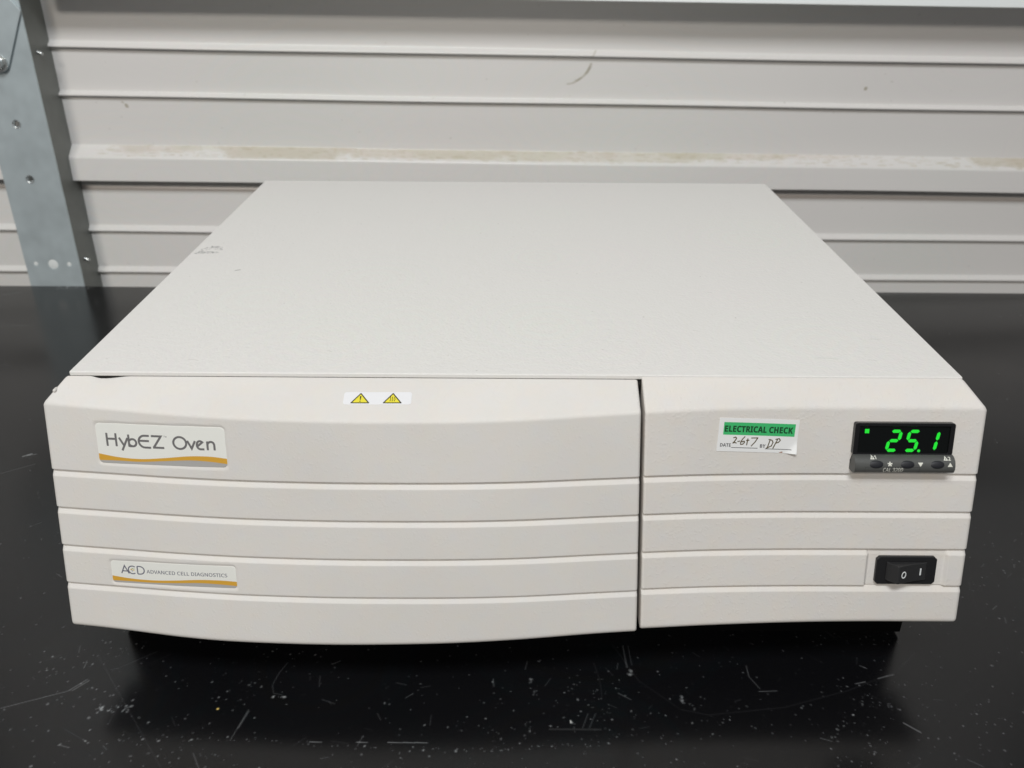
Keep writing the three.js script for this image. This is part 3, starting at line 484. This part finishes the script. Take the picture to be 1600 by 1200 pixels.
// frames that stand on the tilted panel face: local x right, y up the face, z out of it
function onPanel(name, x, y) { const g = group(name, [x, y, faceZ(x, y) + 0.2], oven); g.rotation.x = -TH; return g; }
{
  const c = onPanel('controller', 0.1938, 0.1225);
  tag(c, 'black temperature controller with green figures over three grey buttons');
  const u = 0.0000394, LX = (px) => (px - 762) * u, LY = (py) => 0.0105 - (py - 172) * 0.0165 / 403;
  const fr = (hw, y0, y1, r) => { const s = new THREE.Shape(); s.moveTo(-hw + r, y0); s.lineTo(hw - r, y0); s.quadraticCurveTo(hw, y0, hw, y0 + r); s.lineTo(hw, y1 - r); s.quadraticCurveTo(hw, y1, hw - r, y1); s.lineTo(-hw + r, y1); s.quadraticCurveTo(-hw, y1, -hw, y1 - r); s.lineTo(-hw, y0 + r); s.quadraticCurveTo(-hw, y0, -hw + r, y0); return s; };
  const f = fr(0.0245, -0.0058, 0.0101, 0.001); f.holes.push(fr(0.0229, -0.0054, 0.0091, 0.0006));
  mesh('bezel', new THREE.ExtrudeGeometry(f, { depth: 0.0026, bevelEnabled: true, bevelSize: 0.0004, bevelThickness: 0.0004, bevelSegments: 3 }), M.gloss, c);
  const win = mesh('display', box(-0.0229, 0.0229, -0.0054, 0.0091, -0.003, 0.0022), M.window, c);
  // seven-segment figures
  const shear = 0.17, zt = 0.00223;
  const poly = (pts) => new THREE.ExtrudeGeometry(new THREE.Shape(pts.map(([x, y]) => new THREE.Vector2(LX(x), LY(y)))), { depth: 0.00012, bevelEnabled: false }).translate(0, 0, zt);
  const T = 20, segs = {
    h: (x0, x1, y) => [[x0 + 6, y], [x0 + 6 + T, y - T], [x1 - 6 - T, y - T], [x1 - 6, y], [x1 - 6 - T, y + T], [x0 + 6 + T, y + T]],
    v: (x, y0, y1) => [[x, y0 + 6], [x + T, y0 + 6 + T], [x + T, y1 - 6 - T], [x, y1 - 6], [x - T, y1 - 6 - T], [x - T, y0 + 6 + T]],
  };
  const digit = (xl, list, name = 'digit') => {
    const x0 = xl + T, x1 = xl + 165 - T, yt = 258 + T, ym = 398, yb = 541 - T, S = { a: segs.h(x0, x1, yt), g: segs.h(x0, x1, ym), d: segs.h(x0, x1, yb), f: segs.v(x0, yt, ym), b: segs.v(x1, yt, ym), e: segs.v(x0, ym, yb), c: segs.v(x1, ym, yb) };
    const sh = ([x, y]) => [x + (541 - y) * shear, y];
    mesh(name, mergeGeometries([...list].map((k) => poly(S[k].map(sh)))), M.led, win);
  };
  digit(532, 'abged'); digit(766, 'afgcd'); digit(1012, 'bc');
  mesh('decimal_point', new THREE.CylinderGeometry(0.00072, 0.00072, 0.00014, 20).rotateX(Math.PI / 2).translate(LX(968), LY(526), zt + 0.00005), M.led, win);
  mesh('indicator', poly([[260, 252], [313, 252], [313, 305], [260, 305]]), M.led, win);
  // rounded button bar
  const sec = [[-0.0057, 0.0022], [-0.0058, 0.0033], [-0.0061, 0.0044], [-0.0069, 0.0057], [-0.0081, 0.0067], [-0.0095, 0.0073], [-0.011, 0.0075], [-0.0124, 0.0073], [-0.0135, 0.0068], [-0.0142, 0.0060], [-0.0146, 0.0048], [-0.0146, 0.003], [-0.0142, 0.0]];
  const al = 0.32, sOf = ([y, z]) => y * Math.cos(al) - z * Math.sin(al), s0 = sOf(sec[0]);
  const pos = [], uv = [], idx = [], hw = 0.0249, nx = 24;
  for (const p of sec) for (let i = 0; i <= nx; i++) { const x = lerp(-hw, hw, i / nx); pos.push(x, p[0], p[1]); uv.push(i / nx, 1 - (s0 - sOf(p)) / u / 300); }
  for (let r = 0; r < sec.length - 1; r++) for (let i = 0; i < nx; i++) { const a = r * (nx + 1) + i, b = a + nx + 1; idx.push(a, b, b + 1, a, b + 1, a + 1); }
  for (const [k, sgn] of [[0, 1], [nx, -1]]) { const c0 = pos.length / 3; pos.push(k ? hw : -hw, -0.0098, 0.0); uv.push(0.01, 0.9); const ring = []; for (const p of sec) { ring.push(pos.length / 3); pos.push(k ? hw : -hw, p[0], p[1]); uv.push(0.01, 0.9); } for (let r = 0; r < ring.length - 1; r++) sgn > 0 ? idx.push(c0, ring[r + 1], ring[r]) : idx.push(c0, ring[r], ring[r + 1]); idx.push(...(sgn > 0 ? [c0, ring[0], ring.at(-1)] : [c0, ring.at(-1), ring[0]])); }
  const bg = new THREE.BufferGeometry(); bg.setAttribute('position', new THREE.Float32BufferAttribute(pos, 3)); bg.setAttribute('uv', new THREE.Float32BufferAttribute(uv, 2)); bg.setIndex(idx); bg.computeVertexNormals();
  const barTex = canvasTex(1275, 300, (c2, W, H) => {
    c2.fillStyle = sr(0.082, 0.084, 0.08); c2.fillRect(0, 0, W, H);
    const ox = 110, oy = 572; c2.translate(-ox, -oy); c2.fillStyle = sr(0.74, 0.74, 0.66); c2.strokeStyle = c2.fillStyle;
    c2.lineWidth = 12; c2.lineJoin = 'miter'; const tri = (x, y) => { c2.beginPath(); c2.moveTo(x, y - 21); c2.lineTo(x + 19, y + 19); c2.lineTo(x - 19, y + 19); c2.closePath(); c2.stroke(); };
    tri(336, 617); tri(1268, 627); c2.font = 'bold 66px sans-serif'; c2.fillText('1', 360, 640); c2.fillText('2', 1298, 652);
    c2.beginPath(); c2.moveTo(907, 680); c2.lineTo(975, 680); c2.lineTo(941, 734); c2.fill(); c2.beginPath(); c2.moveTo(1318, 678); c2.lineTo(1351, 732); c2.lineTo(1285, 732); c2.fill();
    c2.lineWidth = 15; for (let i = 0; i < 5; i++) { const a = -Math.PI / 2 + i * Math.PI * 0.4; c2.beginPath(); c2.moveTo(552, 702); c2.lineTo(552 + 31 * Math.cos(a), 702 + 31 * Math.sin(a)); c2.stroke(); }
    c2.font = '70px sans-serif'; const t = 'CAL 3200', w = c2.measureText(t).width; c2.save(); c2.translate(470, 800); c2.scale(258 / w, 1); c2.fillText(t, 0, 0); c2.restore();
    c2.strokeStyle = sr(0.025, 0.025, 0.025); c2.lineWidth = 4; c2.strokeRect(243, 742, 690, 100);
  });
  mesh('button_bar', bg, std({ map: barTex, roughness: 0.48, bumpMap: coatBump([6, 2]), bumpScale: 0.00003 }), c);
  for (const px of [398, 790, 1168]) mesh('button', new THREE.SphereGeometry(1, 28, 18).scale(0.0038, 0.0020, 0.0009).rotateX(-0.25).translate(LX(px), -0.0097, 0.0069), M.rubber, c);
}
{
  const s = onPanel('power_switch', 0.2043, 0.0538);
  tag(s, 'black rocker power switch in a recessed frame');
  const hw = 0.0157, hh = 0.0078, ch = 0.0013, oct = (hw_, hh_, k) => [[-hw_ + k, -hh_], [hw_ - k, -hh_], [hw_, -hh_ + k], [hw_, hh_ - k], [hw_ - k, hh_], [-hw_ + k, hh_], [-hw_, hh_ - k], [-hw_, -hh_ + k]].map((a) => new THREE.Vector2(...a));
  const f = new THREE.Shape(oct(hw - 0.0004, hh - 0.0004, ch)); f.holes.push(new THREE.Path(oct(0.0108, 0.0054, 0.0012)));
  mesh('frame', new THREE.ExtrudeGeometry(f, { depth: 0.0020, bevelEnabled: true, bevelSize: 0.0004, bevelThickness: 0.0004, bevelSegments: 3 }).translate(0, 0, -0.002), M.blackPlastic, s);
  mesh('well', box(-0.0108, 0.0108, -0.0054, 0.0054, -0.0024, -0.0016), M.rubber, s);
  // rocker: prism along local y
  const pr = new THREE.Shape(); pr.moveTo(-0.0102, -0.002); pr.lineTo(-0.0102, 0.0006); pr.lineTo(-0.0068, 0.0058); pr.quadraticCurveTo(-0.0059, 0.0062, -0.0050, 0.0056); pr.quadraticCurveTo(0.002, 0.0024, 0.0094, 0.0011); pr.lineTo(0.0102, 0.0004); pr.lineTo(0.0102, -0.002);
  const rg = new THREE.ExtrudeGeometry(pr, { depth: 0.0092, bevelEnabled: true, bevelSize: 0.0003, bevelThickness: 0.0004, bevelSegments: 2, curveSegments: 14 }).translate(0, 0, -0.0046).rotateX(-Math.PI / 2);
  const rk = mesh('rocker', (() => { const p = rg.attributes.position; let lo = 1, hi = -1; for (let i = 0; i < p.count; i++) { lo = Math.min(lo, p.getZ(i)); hi = Math.max(hi, p.getZ(i)); } return hi > 0.004 ? rg : rg.rotateX(Math.PI); })(), M.rocker, s);
  const zAt = (x) => { const t = (x + 0.0050) / 0.0144; return 0.0056 * (1 - t) ** 2 + 2 * t * (1 - t) * 0.0024 + t * t * 0.0011; };
  const tilt = (x) => Math.atan2(zAt(x - 0.0005) - zAt(x + 0.0005), 0.001);
  const O_ = new THREE.TorusGeometry(0.0013, 0.0003, 8, 28).scale(1, 1.25, 0.4); const o1 = mesh('off_mark', O_, M.white, rk); o1.position.set(-0.0031, -0.0002, zAt(-0.0031) + 0.0004); o1.rotation.y = tilt(-0.0031);
  const i1 = mesh('on_mark', box(-0.00038, 0.00038, -0.0019, 0.0019, -0.00005, 0.00012), M.white, rk); i1.position.set(0.0068, 0.0002, zAt(0.0068) + 0.00036); i1.rotation.y = tilt(0.0068);
}

// ---------------------------------------------------------------- lamps (outside the picture)
for (const [label, c, t, w, h, col, I] of LAMPS) {
  const g = group('ceiling_lamp', c); tag(g, label, 'lamp'); g.lookAt(...t);
  mesh('housing', box(-w / 2 - 0.02, w / 2 + 0.02, -h / 2 - 0.02, h / 2 + 0.02, -0.05, -0.006, 0.004), M.shelf, g);
  mesh('diffuser', box(-w / 2, w / 2, -h / 2, h / 2, -0.0055, -0.002), std({ color: rgb(0.8, 0.8, 0.8), emissive: rgb(...col), emissiveIntensity: 0.8, roughness: 0.5 }), g);
  const L = new THREE.RectAreaLight(rgb(...col), I, w, h); L.position.set(...c); L.lookAt(...t);
  L.position.add(new THREE.Vector3(...t).sub(L.position).setLength(0.004)); scene.add(L);
}

const renderer = new THREE.WebGLRenderer({ antialias: true });
renderer.shadowMap.enabled = true;
renderer.toneMapping = THREE.LinearToneMapping;
renderer.toneMappingExposure = EXPOSURE;
renderer.render(scene, camera);
